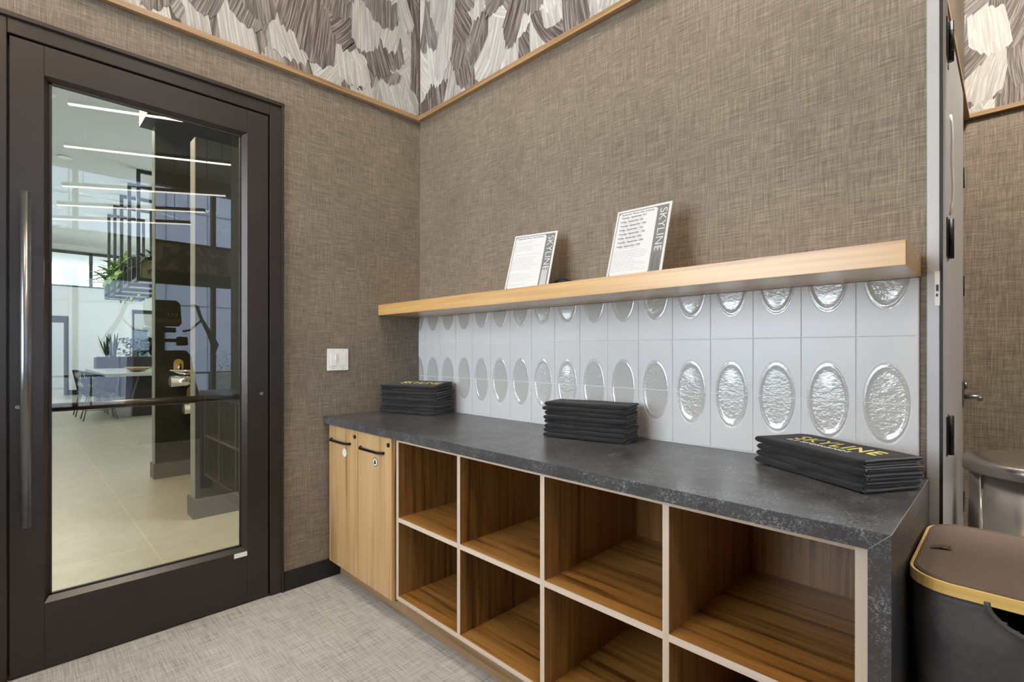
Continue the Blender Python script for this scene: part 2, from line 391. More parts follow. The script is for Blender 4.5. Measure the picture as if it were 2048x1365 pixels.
# brush-stroke wallpaper: overlapping painted strokes, one mesh per wall
def strokes(name, parent, plane, val, a0, a1, z0, z1, n, sgn, flat, smul=1.0, seed=1):
    r = random.Random(seed); bm = bmesh.new(); uvl = bm.loops.layers.uv.new('UVMap'); cl = bm.loops.layers.color.new('tone')
    items = []
    cells = int((a1-a0+.4)/(.085*smul)); rows = int((z1-z0+.6)/(.115*smul))
    for j in range(rows):
        for i in range(cells+1):
            items.append((z0+.02+(j+r.random())*.115*smul+.02, a0-.2+(i+r.random())*.085*smul))
    items.sort(key=lambda q: q[0]+r.uniform(-.12, .12))
    N = len(items)
    for k, (z, a) in enumerate(items):
        L = r.uniform(.34, .62)*smul; W = r.uniform(.05, .105)*smul; th = -PI/2+r.gauss(0, .24); cv = r.gauss(0, .45)
        tone = r.choice([.0, .03, .08, .22, .45, .75, .9, 1.0, .9, .85]); sd = r.random(); wm = r.random()**3
        off = sgn*(.0008+k*.010/N)
        nu, nv = 12, 9; grid = []; ph = r.uniform(0, 6); fr = r.uniform(5, 9)
        for iv in range(nv+1):
            v = iv/nv; row = []
            for iu in range(nu+1):
                u = iu/nu*2-1
                Lu = L*(1-.10*u*u-.05*abs(math.sin(u*fr+ph))+.05*u*math.sin(ph))
                s_, px_, pz_ = v*Lu, 0, 0
                # position along a bent spine
                steps = 6; q = 0; ang = th; ca = cz = 0
                for t_ in range(steps):
                    ang = th+cv*(v*(t_+.5)/steps); ca += math.cos(ang)*s_/steps; cz += math.sin(ang)*s_/steps
                na = th+cv*v+PI/2; wv = W*(.30+.70*v**.7)*(1-.12*v*v)
                aa = a+ca+math.cos(na)*u*wv; zz = z+.12+cz+math.sin(na)*u*wv
                p = (aa, val+off, zz) if plane == 1 else (val+off, aa, zz)
                row.append((bm.verts.new(p), u, v))
            grid.append(row)
        for iv in range(nv):
            for iu in range(nu):
                qs = (grid[iv][iu], grid[iv][iu+1], grid[iv+1][iu+1], grid[iv+1][iu])
                f = bm.faces.new([q_[0] for q_ in qs])
                for lp, q_ in zip(f.loops, qs):
                    lp[uvl].uv = (q_[1]*W/.09*1.0, q_[2]*L/.4*1.6); lp[cl] = (tone, sd, wm, 1)
    ax = 0 if plane == 1 else 1
    for co, no in (((0, 0, z0), (0, 0, -1)), ((0, 0, z1), (0, 0, 1))):
        bmesh.ops.bisect_plane(bm, geom=bm.verts[:]+bm.edges[:]+bm.faces[:], plane_co=co, plane_no=no, clear_outer=True)
    for v_, s_ in ((a0, -1), (a1, 1)):
        co = [0, 0, 0]; no = [0, 0, 0]; co[ax] = v_; no[ax] = s_
        bmesh.ops.bisect_plane(bm, geom=bm.verts[:]+bm.edges[:]+bm.faces[:], plane_co=co, plane_no=no, clear_outer=True)
    mb = MB(); mb.bm.free(); mb.bm = bm
    # backing sheet
    c0, c1 = (a0, a1); d = val+sgn*.0004
    P = [(c0, z0), (c1, z0), (c1, z1), (c0, z1)]
    f = mb.quad([(a, d, z) if plane == 1 else (d, a, z) for a, z in P], 1)
    o = mb.build(name, ['feather', 'feather_base'], parent, fix=False)
    return o
strokes('brushstroke_wallpaper', wall_left, 0, 0.0, -2.0, -.012, ZT+.027, 3.75, 0, 1, 1, 1.3, 3)
strokes('brushstroke_wallpaper', wall_back, 1, 0.0, .012, 2.2, ZT+.027, 3.75, 0, -1, 1, 1.3, 6)
strokes('brushstroke_wallpaper', wall_alcove, 1, 2.35, 2.435, 3.5, ZT+.017, 4.3, 0, -1, 1, 1.15, 11)
strokes('brushstroke_wallpaper', wall_windows, 0, XW, -1.6, 2.2, 2.721, 3.19, 0, -1, 1, 1.2, 8)

# ------------------------------------------------------------------ glass door on the left
d1 = empty('door_1', (0, -1.37, 0), 'tall bronze framed glass door with a long vertical pull handle', None, None, 'structure')
m = MB()
m.box(-.12, .010, DL, -1.836, 0, DT); m.box(-.12, .010, -.905, DR, 0, DT); m.box(-.12, .010, -1.836, -.905, 2.42, DT)
m.box(-.075, -.047, -1.84, -1.80, 0, 2.42); m.box(-.075, -.047, -.93, -.90, 0, 2.42); m.box(-.075, -.047, -1.80, -.93, 2.395, 2.42)
m.build('door_frame', 'bronze', d1, bevel=.003)
m = MB(); m.box(.0, .020, DR-.012, DR-.002, 0, DT+.006); m.box(.0, .022, DL, DR, DT-.012, DT+.006); m.build('frame_bead', 'bronze', d1, bevel=.002)
m = MB(); y0, y1, zb, zt = -1.830, -.912, .006, 2.414
gy0, gy1, gz0, gz1 = -1.735, -1.009, .258, 2.30
for b in ((y0, gy0, zb, zt), (gy1, y1, zb, zt), (gy0, gy1, zb, gz0), (gy0, gy1, gz1, zt)): m.box(-.045, .004, *b)
m.build('door_leaf', 'bronze', d1, bevel=.0012)
# sloped glazing bead
def ring(m, o_, i_, xo, xi, mi=0):
    (a0, a1, b0, b1), (c0, c1, e0, e1) = o_, i_
    O = [(xo, a0, b0), (xo, a1, b0), (xo, a1, b1), (xo, a0, b1)]; I = [(xi, c0, e0), (xi, c1, e0), (xi, c1, e1), (xi, c0, e1)]
    for k in range(4): m.quad((O[k], O[(k+1) % 4], I[(k+1) % 4], I[k]), mi)
m = MB(); ring(m, (gy0, gy1, gz0, gz1), (-1.720, -1.030, .278, 2.286), .004, -.014); m.build('glazing_bead', 'bronze', d1)
m = MB()
for b in ((-1.720, -1.712, .278, 2.286), (-1.038, -1.030, .278, 2.286), (-1.720, -1.030, .278, .286), (-1.720, -1.030, 2.278, 2.286)): m.box(-.026, -.0135, *b)
m.build('glazing_gasket', 'bronze_dark', d1)
m = MB(); m.quad([(-.018, -1.718, .28), (-.018, -1.032, .28), (-.018, -1.032, 2.284), (-.018, -1.718, 2.284)]); m.build('glass_pane', 'door_glass', d1)
m = MB(); m.tube([(.072, -1.787, .583), (.072, -1.787, 1.822)], .0155, 20); hd = m.build('pull_handle', 'steel_pull', d1)
m = MB(); m.tube([(.004, -1.787, .78), (.060, -1.787, .78)], .009, 12); m.tube([(.004, -1.787, 1.62), (.060, -1.787, 1.62)], .009, 12); m.build('handle_post', 'steel_pull', hd)
m = MB(); m.tube([(-.085, -1.80, 1.005), (-.085, -.94, 1.005)], .017, 16); pb = m.build('push_bar', 'bronze', d1)
m = MB(); m.tube([(-.045, -1.80, 1.005), (-.085, -1.80, 1.005)], .010, 10); m.tube([(-.045, -.94, 1.005), (-.085, -.94, 1.005)], .010, 10); m.build('bar_post', 'bronze', pb)
for y in (-1.807, -.944):
    m = MB(); m.lathe([(.0075, 0), (.0085, .002), (.0045, .003), (.004, .001)], (.004, y, 1.022), 16, axis='x'); m.build('bolt', 'pewter', d1)
m = MB(); m.box(.0042, .0052, -1.068, -1.010, .234, .256, bev=.0004)
stk = m.build('sticker', 'white_plastic', d1); stk['label'] = 'small white sticker'
MR = Matrix(((0, 0, 1, 0), (1, 0, 0, 0), (0, 1, 0, 0), (0, 0, 0, 1)))   # text plane -> wall x=const facing +x (text runs +y)

# light switch
sw = empty('light_switch', (0, -.545, 1.127), 'white double light switch plate on the brown wall beside the glass door', 'light switch')
m = B(0, .006, -.606, -.484, 1.126, 1.246, bev=.002); m.build('wall_plate', 'white_plastic', sw)
m = B(.006, .010, -.588, -.556, 1.152, 1.220, bev=.001); m.build('rocker', 'white_plastic', sw)
m = B(.006, .008, -.532, -.500, 1.152, 1.220, bev=.001); m.build('blank_insert', 'white_plastic', sw)
m = B(.010, .016, -.562, -.558, 1.180, 1.208, bev=.001); m.build('dimmer_slider', 'white_plastic', sw)
for y in (-.572, -.516):
    for z in (1.137, 1.235):
        m = MB(); m.lathe([(.0022, 0), (.0022, .0008)], (.006, y, z), 10, axis='x'); m.build('screw', 'pewter', sw)

# ------------------------------------------------------------------ tiles
def tile_mesh():
    m = MB(); bm = m.bm
    TW, TH = .1493, .1970; X1 = 2.461; ZB = .880
    m.box(0, X1, -.0060, -.0005, ZB, 1.443, 2)
    NA = 16; a_, b_ = .0545, .112
    def tile(xc, zedge, up, xmin):
        # tile occupies zedge..zedge+TH (up) or zedge-TH..zedge (down); half oval sits on zedge
        s = 1 if up else -1; g = .0009
        x0, x1 = xc-TW/2+g, xc+TW/2-g; z0 = zedge+s*g; z1 = zedge+s*(TH-g)
        YF = -.0085; rows = []
        prof = [(0.0, YF+.0022), (.40, YF+.0022), (.78, YF+.0022), (.86, YF+.0019), (.92, YF+.0004), (.96, YF-.0004), (1.0, YF+.0010), (1.04, YF+.0012), (1.09, YF)]
        for (r, y) in prof:
            if r == 0: rows.append([bm.verts.new((xc, y, z0))]*(NA+1)); continue
            rows.append([bm.verts.new((xc+a_*r*math.cos(PI*k/NA), y, z0+s*b_*r*math.sin(PI*k/NA))) for k in range(NA+1)])
        # rectangle border
        bd = []
        for k in range(NA+1):
            an = PI*k/NA; dx, dz = math.cos(an)*a_, math.sin(an)*b_
            hx, hz = (TW/2-g-.0012), (TH-2*g-.0012)
            t = min(hx/abs(dx) if abs(dx) > 1e-6 else 1e9, hz/dz if dz > 1e-6 else 1e9)
            bd.append([xc+dx*t, z0+s*dz*t])
        # snap nearest to corners
        for cxs in (1, -1):
            c = (xc+cxs*(TW/2-g-.0012), z0+s*(TH-2*g-.0012)); j = min(range(NA+1), key=lambda q: (bd[q][0]-c[0])**2+(bd[q][1]-c[1])**2); bd[j] = [c[0], c[1]]
        rows.append([bm.verts.new((p[0], YF, p[1])) for p in bd])
        ed = []
        for p in bd:
            x = p[0]; z = p[1]
            if abs(abs(x-xc)-(TW/2-g-.0012)) < 1e-5: x = xc+math.copysign(TW/2-g, x-xc)
            if abs(z-(z0+s*(TH-2*g-.0012))) < 1e-5: z = z1
            ed.append((x, z))
        rows.append([bm.verts.new((p[0], YF+.0012, p[1])) for p in ed]); rows.append([bm.verts.new((p[0], -.0055, p[1])) for p in ed])
        nr = len(rows)
        for i in range(nr-1):
            for k in range(NA):
                vs = (rows[i][k], rows[i][k+1], rows[i+1][k+1], rows[i+1][k])
                if i == 0: vs = (rows[0][0], rows[1][k], rows[1][k+1])
                try: f = bm.faces.new(vs)
                except ValueError: continue
                f.material_index = 1 if i < 7 else 0; f.smooth = i < 8
        # drop along the shared edge
        low = [rows[i][NA] for i in range(nr-1, 0, -1)]+[rows[0][0]]+[rows[i][0] for i in range(1, nr)]
        prev = None
        for v in low:
            v = bm.verts.new(v.co); q = bm.verts.new((v.co.x, -.0055, v.co.z))
            if prev: 
                f = bm.faces.new((prev[0], v, q, prev[1])); f.material_index = 0
            prev = (v, q)
    k = 0
    while True:
        xc = X1-TW/2-k*TW
        if xc+TW/2 < .01: break
        tile(xc, 1.080, False, 0); tile(xc, 1.080, True, 0); tile(xc, 1.474, False, 0)
        k += 1
    for co, no in (((0.0005, 0, 0), (-1, 0, 0)), ((0, 0, ZB), (0, 0, -1)), ((0, 0, 1.4425), (0, 0, 1))):
        bmesh.ops.bisect_plane(bm, geom=bm.verts[:]+bm.edges[:]+bm.faces[:], plane_co=co, plane_no=no, clear_outer=True)
    return m
bs = tile_mesh().build('tile_backsplash', ['tile', 'tile_oval', 'grout'])
tag(bs, 'white tile backsplash with glossy raised ovals between counter and wooden shelf', 'backsplash')

# ------------------------------------------------------------------ floating shelf
SF = -.293
m = B(0.001, 2.466, SF, -.0005, 1.4435, 1.505, bev=.0012)
sh = m.build('floating_shelf', 'shelf_wood'); tag(sh, 'long floating wooden shelf on the wall above the white tiles', 'shelf')

# ------------------------------------------------------------------ countertop with waterfall end
YF = -.628
ct = empty('countertop', (1.2, -.3, .84), 'dark stone-look countertop with a waterfall end panel, over cabinet and cubbies', 'countertop')
B(.001, 2.484, YF, -.001, .842, .880, bev=.0008).build('top_slab', 'counter', ct)
m = MB(); m.box(2.446, 2.484, YF, -.001, 0, .8415, bev=.0008); m.build('waterfall_panel', 'counter', ct)
m = MB(); m.tube([(2.4455, YF-.0004, .8415), (2.4845, YF-.0004, .8805)], .0006, 6); m.tube([(2.4842, YF, .8802), (2.4842, -.002, .8802)], .0007, 6); m.build('mitre_seam', 'counter_line', ct)

# ------------------------------------------------------------------ two-door cabinet
cb = empty('base_cabinet', (.34, -.3, 0), 'narrow light wood cabinet with two doors beside the brown wall', 'cabinet')
m = MB(); m.box(.004, .022, -.585, -.004, .10, .838); m.box(.655, .676, -.598, -.004, .10, .838); m.box(.022, .655, -.585, -.004, .10, .118); m.box(.022, .655, -.02, -.004, .118, .838)
m.box(.022, .655, -.585, -.55, .80, .838)
m.build('carcass', 'cubby_v', cb)
B(.004, .676, -.535, -.520, 0, .10).build('toe_kick', 'trim_wood', cb)
for i, (a, b) in enumerate(((.030, .3415), (.3445, .658))):
    dr = B(a, b, -.606, -.587, .101, .838, bev=.0008).build('door', 'door_wood', cb)
    hx0, hx1 = (a+.035, b-.075) if i == 0 else (a+.035, b-.05)
    hx0, hx1, hz = (a+.028, a+.245, .762) if i == 0 else (a+.030, a+.255, .762)
    m = MB()
    prof = [(hx0, -.606), (hx0+.002, -.618), (hx0+.030, -.634), (hx1-.030, -.634), (hx1-.002, -.618), (hx1, -.606), (hx1-.010, -.606), (hx1-.014, -.615), (hx1-.036, -.627), (hx0+.036, -.627), (hx0+.014, -.615), (hx0+.010, -.606)]
    m.prism(prof, hz-.006, hz+.006, 2); h = m.build('handle', 'black_metal', dr, bevel=.0015); h['label'] = 'black bow handle'
    m = MB(); m.lathe([(.0105, 0), (.0105, -.004), (.008, -.006), (.0045, -.0065), (.004, -.003)], (b-.025, -.606, .803), 20, axis='y'); m.build('lock', 'black_metal', dr)
    sx = a+.185 if i == 0 else a+.18; s_ = MB()
    s_.lathe([(.0215, 0), (.0215, -.0006)], (sx-.01, -.606, .708), 28, axis='y'); st = s_.build('sticker', 'white_plastic' if i == 0 else 'black_metal', dr)
    if i == 1:
        m = MB(); m.lathe([(.018, 0), (.018, -.0004)], (sx-.01, -.6066, .708), 28, axis='y'); q = m.build('sticker_disc', 'white_plastic', dr)
        m = MB(); m.tube([(sx-.018, -.6073, .700), (sx-.010, -.6073, .720), (sx-.002, -.6073, .700)], .0022, 6); m.tube([(sx-.010, -.6073, .712), (sx-.010, -.6073, .698)], .003, 6); m.build('sticker_print', 'black_metal', dr)
    st['label'] = 'round white sticker' if i == 0 else 'round sticker with dark ring'

# ------------------------------------------------------------------ open cubbies
cu = empty('cubby_unit', (1.55, -.3, 0), 'open wooden cubby unit of eight compartments under the dark countertop', 'shelving unit')
YC, YB = -.600, -.035
def panel(name, x0, x1, z0, z1, vert):
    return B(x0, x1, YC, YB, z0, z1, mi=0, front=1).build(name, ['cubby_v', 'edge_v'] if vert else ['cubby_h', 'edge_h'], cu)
def side(name, x0, x1):
    o = panel(name, x0, x1, .118, .838, True); return o
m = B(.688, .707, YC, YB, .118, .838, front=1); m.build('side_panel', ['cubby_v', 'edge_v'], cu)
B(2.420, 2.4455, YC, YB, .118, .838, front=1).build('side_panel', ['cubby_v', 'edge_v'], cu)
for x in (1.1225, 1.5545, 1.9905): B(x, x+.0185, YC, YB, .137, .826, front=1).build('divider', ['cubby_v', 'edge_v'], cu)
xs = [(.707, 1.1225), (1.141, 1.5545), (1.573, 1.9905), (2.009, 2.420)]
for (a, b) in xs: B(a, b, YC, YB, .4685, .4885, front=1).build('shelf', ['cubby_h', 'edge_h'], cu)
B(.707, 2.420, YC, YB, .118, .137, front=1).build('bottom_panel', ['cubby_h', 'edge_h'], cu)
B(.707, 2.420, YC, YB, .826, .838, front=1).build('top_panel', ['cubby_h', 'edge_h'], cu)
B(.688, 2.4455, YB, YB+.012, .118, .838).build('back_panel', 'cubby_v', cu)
B(.676, 2.4455, -.535, -.520, 0, .118).build('toe_kick', 'trim_wood', cu)

# ------------------------------------------------------------------ towels
def towel_mesh(L, Wd, t, seed):
    r = random.Random(seed); th = t*.175; bm = bmesh.new()
    z = [t*(.125+.25*k) for k in range(4)]; hw = Wd/2
    def semi(y, za, zb, s, n=6):
        c, rad = (za+zb)/2, (zb-za)/2
        return [(y+s*abs(rad)*1.0*math.sin(PI*i/n), c-rad*math.cos(PI*i/n)) for i in range(n+1)]
    fr, bk = -hw+t*.5, hw-t*.2
    pth = []
    def lin(y0, y1, zz, n=7): return [(y0+(y1-y0)*i/n, zz+math.sin(i*1.3+seed)*t*.012) for i in range(n+1)]
    pth += lin(bk-r.uniform(0, .012), fr+t*.1, z[1]); pth += semi(fr+t*.1, z[1], z[2], -1)[1:-1]; pth += lin(fr+t*.1, bk-t*.15, z[2])
    pth += semi(bk-t*.15, z[2], z[3], 1)[1:-1]; pth += lin(bk-t*.15, fr, z[3]); pth += [(fr-abs((z[3]-z[0])/2)*math.sin(PI*i/10)**.7, (z[3]+z[0])/2+(z[3]-z[0])/2*math.copysign(abs(math.cos(PI*i/10))**.8, math.cos(PI*i/10))) for i in range(1, 10)]
    pth += lin(fr, bk-r.uniform(0, .01), z[0])
    # offsets
    A, Bq = [], []
    for i, p in enumerate(pth):
        a = pth[max(0, i-1)]; b = pth[min(len(pth)-1, i+1)]; tx, tz = b[0]-a[0], b[1]-a[1]; l_ = math.hypot(tx, tz) or 1; nx, nz = -tz/l_, tx/l_
        A.append((p[0]+nx*th/2, p[1]+nz*th/2)); Bq.append((p[0]-nx*th/2, p[1]-nz*th/2))
    US = [0, .0012, .004, .009, .016, .024, .034, .05, .08]+[.12+.88*i/18 for i in range(19)]; NS = len(US)-1; secs = []
    p1, p2, p3 = r.uniform(0, 6), r.uniform(0, 6), r.uniform(0, 6)
    for i in range(NS+1):
        u = US[i]; x = -L/2+L*u; e = 1.0
        if u < .034: e = max(.10, (1-max(0, 1-u/.034)**3)**.42)
        wy = .0022*math.sin(u*7+p1)+.0012*math.sin(u*17+p2); sec = []
        for (py, pz) in A+Bq[::-1]:
            zz = t/2+(pz-t/2)*e
            zz += .0007*math.sin(u*9+p3+py*20)*min(1, e)
            jag = .0035*math.sin(pz/t*9+p2)*(1 if u > .93 else 0)
            sec.append(bm.verts.new((x+jag, py+wy*(1 if py < 0 else .4), zz)))
        secs.append(sec)
    n = len(A)*2
    for i in range(NS):
        for k in range(n):
            f = bm.faces.new((secs[i][k], secs[i][(k+1) % n], secs[i+1][(k+1) % n], secs[i+1][k])); f.smooth = True
    na = len(A)
    for sec in (secs[0], secs[-1]):
        for k in range(na-1):
            f = bm.faces.new((sec[k], sec[k+1], sec[n-2-k], sec[n-1-k])); f.material_index = 1 if sec is secs[-1] else 0
    m = MB(); m.bm.free(); m.bm = bm; return m
ORD = ['bottom', 'second from the bottom', 'third from the bottom', 'fourth from the bottom', 'fifth from the bottom', 'sixth from the bottom', 'seventh from the bottom', 'eighth from the bottom', 'ninth from the bottom', 'tenth from the bottom']
def stack(cx, cy, rz, L, Wd, t, n, where, group, seed, lean=0):
    out = []
    for i in range(n):
        o = towel_mesh(L+random.Random(seed+i).uniform(-.006, .006), Wd, t*.985, seed+i*3).build('folded_towel', ['towel', 'hem'])
        r = random.Random(seed*5+i); o.location = (cx+r.uniform(-.005, .005), cy+r.uniform(-.004, .004), .8812+i*t+math.sin(i*lean)*Wd/2); o.rotation_euler = (i*lean, 0, rz+r.uniform(-.018, .018))
        pos = ORD[i] if i < n-1 else 'topmost'
        tag(o, 'charcoal folded towel, %s in the %s' % (pos, where), 'towel', group); out.append(o)
    return out
sl = stack(.225, -.175, .33, .385, .175, .0178, 9, 'tall stack in the corner', 'towels in the corner stack', 10, .013)
sm = stack(1.432, -.155, .235, .350, .150, .0182, 8, 'middle stack on the counter', 'towels in the middle stack', 40)
sr = stack(2.278, -.160, -.545, .375, .190, .0212, 4, 'low stack at the right counter end', 'towels in the right stack', 80)
def towel_text(o, t, body, size, x, y, mat, shear, space, xs, bold):
    text_mesh('lettering', body, size, mat, o, Matrix.Translation((x, y, t)), .0006, shear, space, 'CENTER', xs, bold)
towel_text(sr[-1], .0212, 'SKYLINE', .086, .022, -.018, 'yellow_thread', -.25, 1.12, .76, .0006)
towel_text(sr[-1], .0212, 'AT HIGHLANDS', .024, .000, -.050, 'white_thread', .0, 1.35, .95, .0001)
towel_text(sl[-1], .0182, 'SKYLINE', .085, .03, -.02, 'yellow_thread', .0, 1.05, .80, .001)

# ------------------------------------------------------------------ schedule signs on the shelf
def sign(x, y, yaw, tilt, s, label, full):
    W_, H_ = .216*s, .279*s
    root = empty('sign_holder', (x, y, 1.5055), label, 'sign', rz=yaw)
    Mx = Matrix.Rotation(PI/2-tilt, 4, 'X')         # local: x right, y up the face, z out of the face
    def bx(name, x0, x1, y0, y1, z0, z1, mat, rad=0, par=None):
        m = MB()
        if rad:
            poly = []
            for (cx, cy, a0) in ((x1-rad, y0+rad, -PI/2), (x1-rad, y1-rad, 0), (x0+rad, y1-rad, PI/2), (x0+rad, y0+rad, PI)):
                for k in range(6): a = a0+PI/2*k/5; poly.append((cx+rad*math.cos(a), cy+rad*math.sin(a)))
            m.prism(poly, z0, z1, 2)
        else: m.box(x0, x1, y0, y1, z0, z1)
        m.bm.transform(Mx); return m.build(name, mat, par or root, world=False)
    bx('acrylic_panel', 0, W_, .001, H_, -.004, 0, 'acrylic')
    sheet = bx('paper_sheet', .004, W_-.004, .005, H_-.004, 0, .0004, 'paper')
    bx('grey_border', .008, W_-.009, .009, H_-.009, .0004, .0008, 'paper_grey', par=sheet)
    bx('text_panel', .011, W_*.765, .012, H_-.013, .0008, .0012, 'paper', .012, par=sheet)
    F = Mx @ Matrix.Translation((0, 0, .0013))
    # SKYLINE running down the grey band
    text_mesh('lettering', 'SKYLINE', W_*.185, 'paper', sheet, F @ Matrix.Translation((W_*.815, H_*.93, 0)) @ Matrix.Rotation(-PI/2, 4, 'Z'), .0002, 0, .98, 'LEFT', 1.16, -.0004)
    m = MB(); m.box(W_*.79, W_*.855, H_*.362, H_*.366, .0012, .0016); m.box(W_*.88, W_*.935, H_*.362, H_*.366, .0012, .0016); m.box(W_*.862, W_*.866, H_*.345, H_*.38, .0012, .0016); m.bm.transform(Mx); m.build('divider_mark', 'paper', sheet, world=False)
    x0, x1, y0, y1 = W_*.80, W_*.935, H_*.065, H_*.325
    m = MB()
    if full:
        for k in range(6):
            i_ = k*.0024*s; c = (x0+x1)/2; hw_ = (x1-x0)/2-i_
            if hw_ < .001: break
            pts = [(c-hw_, y0, .0015)]+[(c+hw_*math.cos(PI-PI*j/8), y1-hw_-i_*.5+hw_*math.sin(PI*j/8), .0015) for j in range(9)]+[(c+hw_, y0, .0015)]
            m.tube(pts, .0005, 4)
        m.bm.transform(Mx); m.build('arch_pattern', 'print_faint', sheet, world=False)
    else:
        m.box(x0, x1, y0, y1, .0012, .0015); m.bm.transform(Mx); m.build('arch_pattern', 'sign_icon', sheet, world=False)
    text_mesh('heading', 'September Fitness Class Schedule', .0105*s, 'print_dark', sheet, F @ Matrix.Translation((W_*.40, H_*.915, 0)), .0001, .1, .92, 'CENTER', 1, .0001)
    r = random.Random(5 if full else 9); m = MB()
    if full:
        ds = ['Tuesday, September 3rd', 'Friday, September 6th', 'Tuesday, September 10th', 'Friday, September 13th', 'Tuesday, September 17th', 'Friday, September 20th', 'Tuesday, September 24th', 'Friday, September 27th']
        for i, t_ in enumerate(ds):
            yy = H_*(.868-i*.0605)
            text_mesh('schedule_line', t_, .0108*s, 'print_dark', sheet, F @ Matrix.Translation((W_*.10, yy, 0)), .0001, .1, .95, 'LEFT', 1, .0002)
            m.box(W_*.13, W_*(.13+r.uniform(.3, .45)), yy-.0062, yy-.0050, .0012, .0014)
        yy = H_*.385
    else: yy = H_*.86
    while yy > H_*.09:
        if r.random() > .12:
            xx = W_*.06; end = W_*r.uniform(.45, .70)
            while xx < end:
                w_ = r.uniform(.008, .022); m.box(xx, min(xx+w_, end), yy, yy+.0013, .0012, .0014); xx += w_+.003
        yy -= .0075
    m.bm.transform(Mx); m.build('small_print', 'print_faint', sheet, world=False)
    # slanted holder foot behind the panel
    m = MB(); m.box(.01, W_-.01, 0.0, .002, -.085, 0); m.bm.transform(Matrix.Rotation(PI/2, 4, 'X') @ Matrix.Identity(4))
    m.bm.clear(); m.box(.004, W_-.004, .003, .045, 0, .003); m.build('foot', 'acrylic', root, world=False)
    return root
sign(.993, -.222, .222, .352, 1.048, 'small white schedule sign with a plain grey block, left of two on the wooden shelf', False)
sign(1.545, -.214, .033, .318, 1.052, 'white class schedule sign with arch pattern, right of two on the wooden shelf', True)
m = MB(); m.prism([(0, 0), (.10, 0), (.104, .010), (.075, .044), (.045, .052), (.012, .040)], -.025, .025, 1); m.bm.transform(Matrix.Translation((1.185, -.085, 1.506)) @ Matrix.Rotation(.1, 4, 'Z'))
o = m.build('desk_clip', 'black_metal', bevel=.004); tag(o, 'small glossy black clip lying on the wooden shelf behind the smaller sign', 'clip')

# ------------------------------------------------------------------ doorway on the right: steel frame, open leaf, lever
d2 = empty('door_2', (2.50, 0, 0), 'grey steel doorway frame with an open door leaf beside the tiled wall', None, None, 'structure')
m = MB()
m.box(2.478, 2.506, -.012, .0, 0, 2.33); m.box(2.490, 2.512, -.006, .135, 0, 2.33); m.box(2.512, 3.45, -.006, .135, 2.29, 2.33); m.box(3.43, 3.47, -.012, .135, 0, 2.33)
m.build('door_frame', 'grey_metal', d2, bevel=.002)
m = MB(); m.box(2.5065, 2.5125, -.0135, -.0065, 0, 2.33); m.build('frame_gasket', 'bronze_dark', d2)
lf = B(2.468, 2.508, .150, .86, .012, 2.26, bev=.001).build('door_leaf', 'grey_metal', d2)
for z in (2.15, 1.566, .985, .40):
    m = MB(); m.tube([(2.518, .142, z-.058), (2.518, .142, z+.058)], .0085, 14)
    for k in range(3): m.lathe([(.0092, 0), (.0092, .0012)], (2.518, .142, z-.03+k*.03), 14)
    m.box(2.5082, 2.5105, .150, .20, z-.057, z+.057); m.box(2.5122, 2.5145, .095, .135, z-.057, z+.057)
    m.build('hinge', 'black_metal', d2)
m = MB(); m.box(2.508, 2.514, .800, .845, 1.015, 1.115, bev=.002); m.tube([(2.514, .822, 1.055), (2.566, .822, 1.055)], .009, 12); m.tube([(2.562, .826, 1.055), (2.562, .70, 1.055)], .008, 12)
m.lathe([(.014, 0), (.014, .008)], (2.514, .822, 1.098), 16, axis='x'); m.build('lever_handle', 'pewter', lf)
m = MB(); pts = []
for k in range(14): u = k/13; pts.append((2.516+.006*math.sin(u*PI)+.002*math.sin(u*9), .158+.006*math.sin(u*7), 1.64+.30*u))
m.tube(pts, .0035, 8); q = m.build('loose_seal_strip', 'white_plastic', lf)
m = B(2.4955, 2.5062, -.0132, -.0122, 1.36, 1.455, mi=0); m.box(2.498, 2.504, -.0137, -.0132, 1.40, 1.418, 1); m.box(2.498, 2.503, -.0137, -.0132, 1.385, 1.393, 1); q = m.build('frame_label', ['white_plastic', 'print_dark'], d2); q['label'] = 'small white printed sticker'
d3 = empty('door_3', (2.43, 1.8, 0), 'flush door in the alcove side wall with black hinges', None, None, 'structure')
B(2.4302, 2.436, .93, 1.80, .01, 2.40).build('door_leaf', 'wallpaper_a', d3)
for z in (2.17, 1.585, 1.022, .42):
    m = MB(); m.tube([(2.452, 1.82, z-.055), (2.452, 1.82, z+.055)], .011, 14); m.box(2.4362, 2.445, 1.79, 1.85, z-.055, z+.055); m.build('hinge', 'black_metal', d3)

# ------------------------------------------------------------------ hamper
def rrect(x0, x1, y0, y1, r, n=8):
    poly = []
    for (cx, cy, a0) in ((x1-r, y0+r, -PI/2), (x1-r, y1-r, 0), (x0+r, y1-r, PI/2), (x0+r, y0+r, PI)):
        for k in range(n): a = a0+PI/2*k/(n-1); poly.append((cx+r*math.cos(a), cy+r*math.sin(a)))
    return poly
HZ = .775
hp = empty('laundry_hamper', (2.69, -.235, 0), 'dark fabric hamper with a brown lid and bamboo rim beside the counter end', 'hamper')
HX0, HX1, HY0, HY1 = 2.489, 2.885, -.505, -.045
def loftring(bm, poly, z, jit=0, seed=0):
    return [bm.verts.new((x+jit*math.sin(k*1.7+z*31+seed), y+jit*math.cos(k*2.3+z*23+seed), z)) for k, (x, y) in enumerate(poly)]
m = MB(); bm = m.bm
def dense(x0, x1, y0, y1, r):
    p = rrect(x0, x1, y0, y1, r); out = []
    for i, a in enumerate(p):
        b = p[(i+1) % len(p)]; n = max(1, int(math.hypot(b[0]-a[0], b[1]-a[1])/.008))
        for k in range(n): out.append((a[0]+(b[0]-a[0])*k/n, a[1]+(b[1]-a[1])*k/n))
    return out
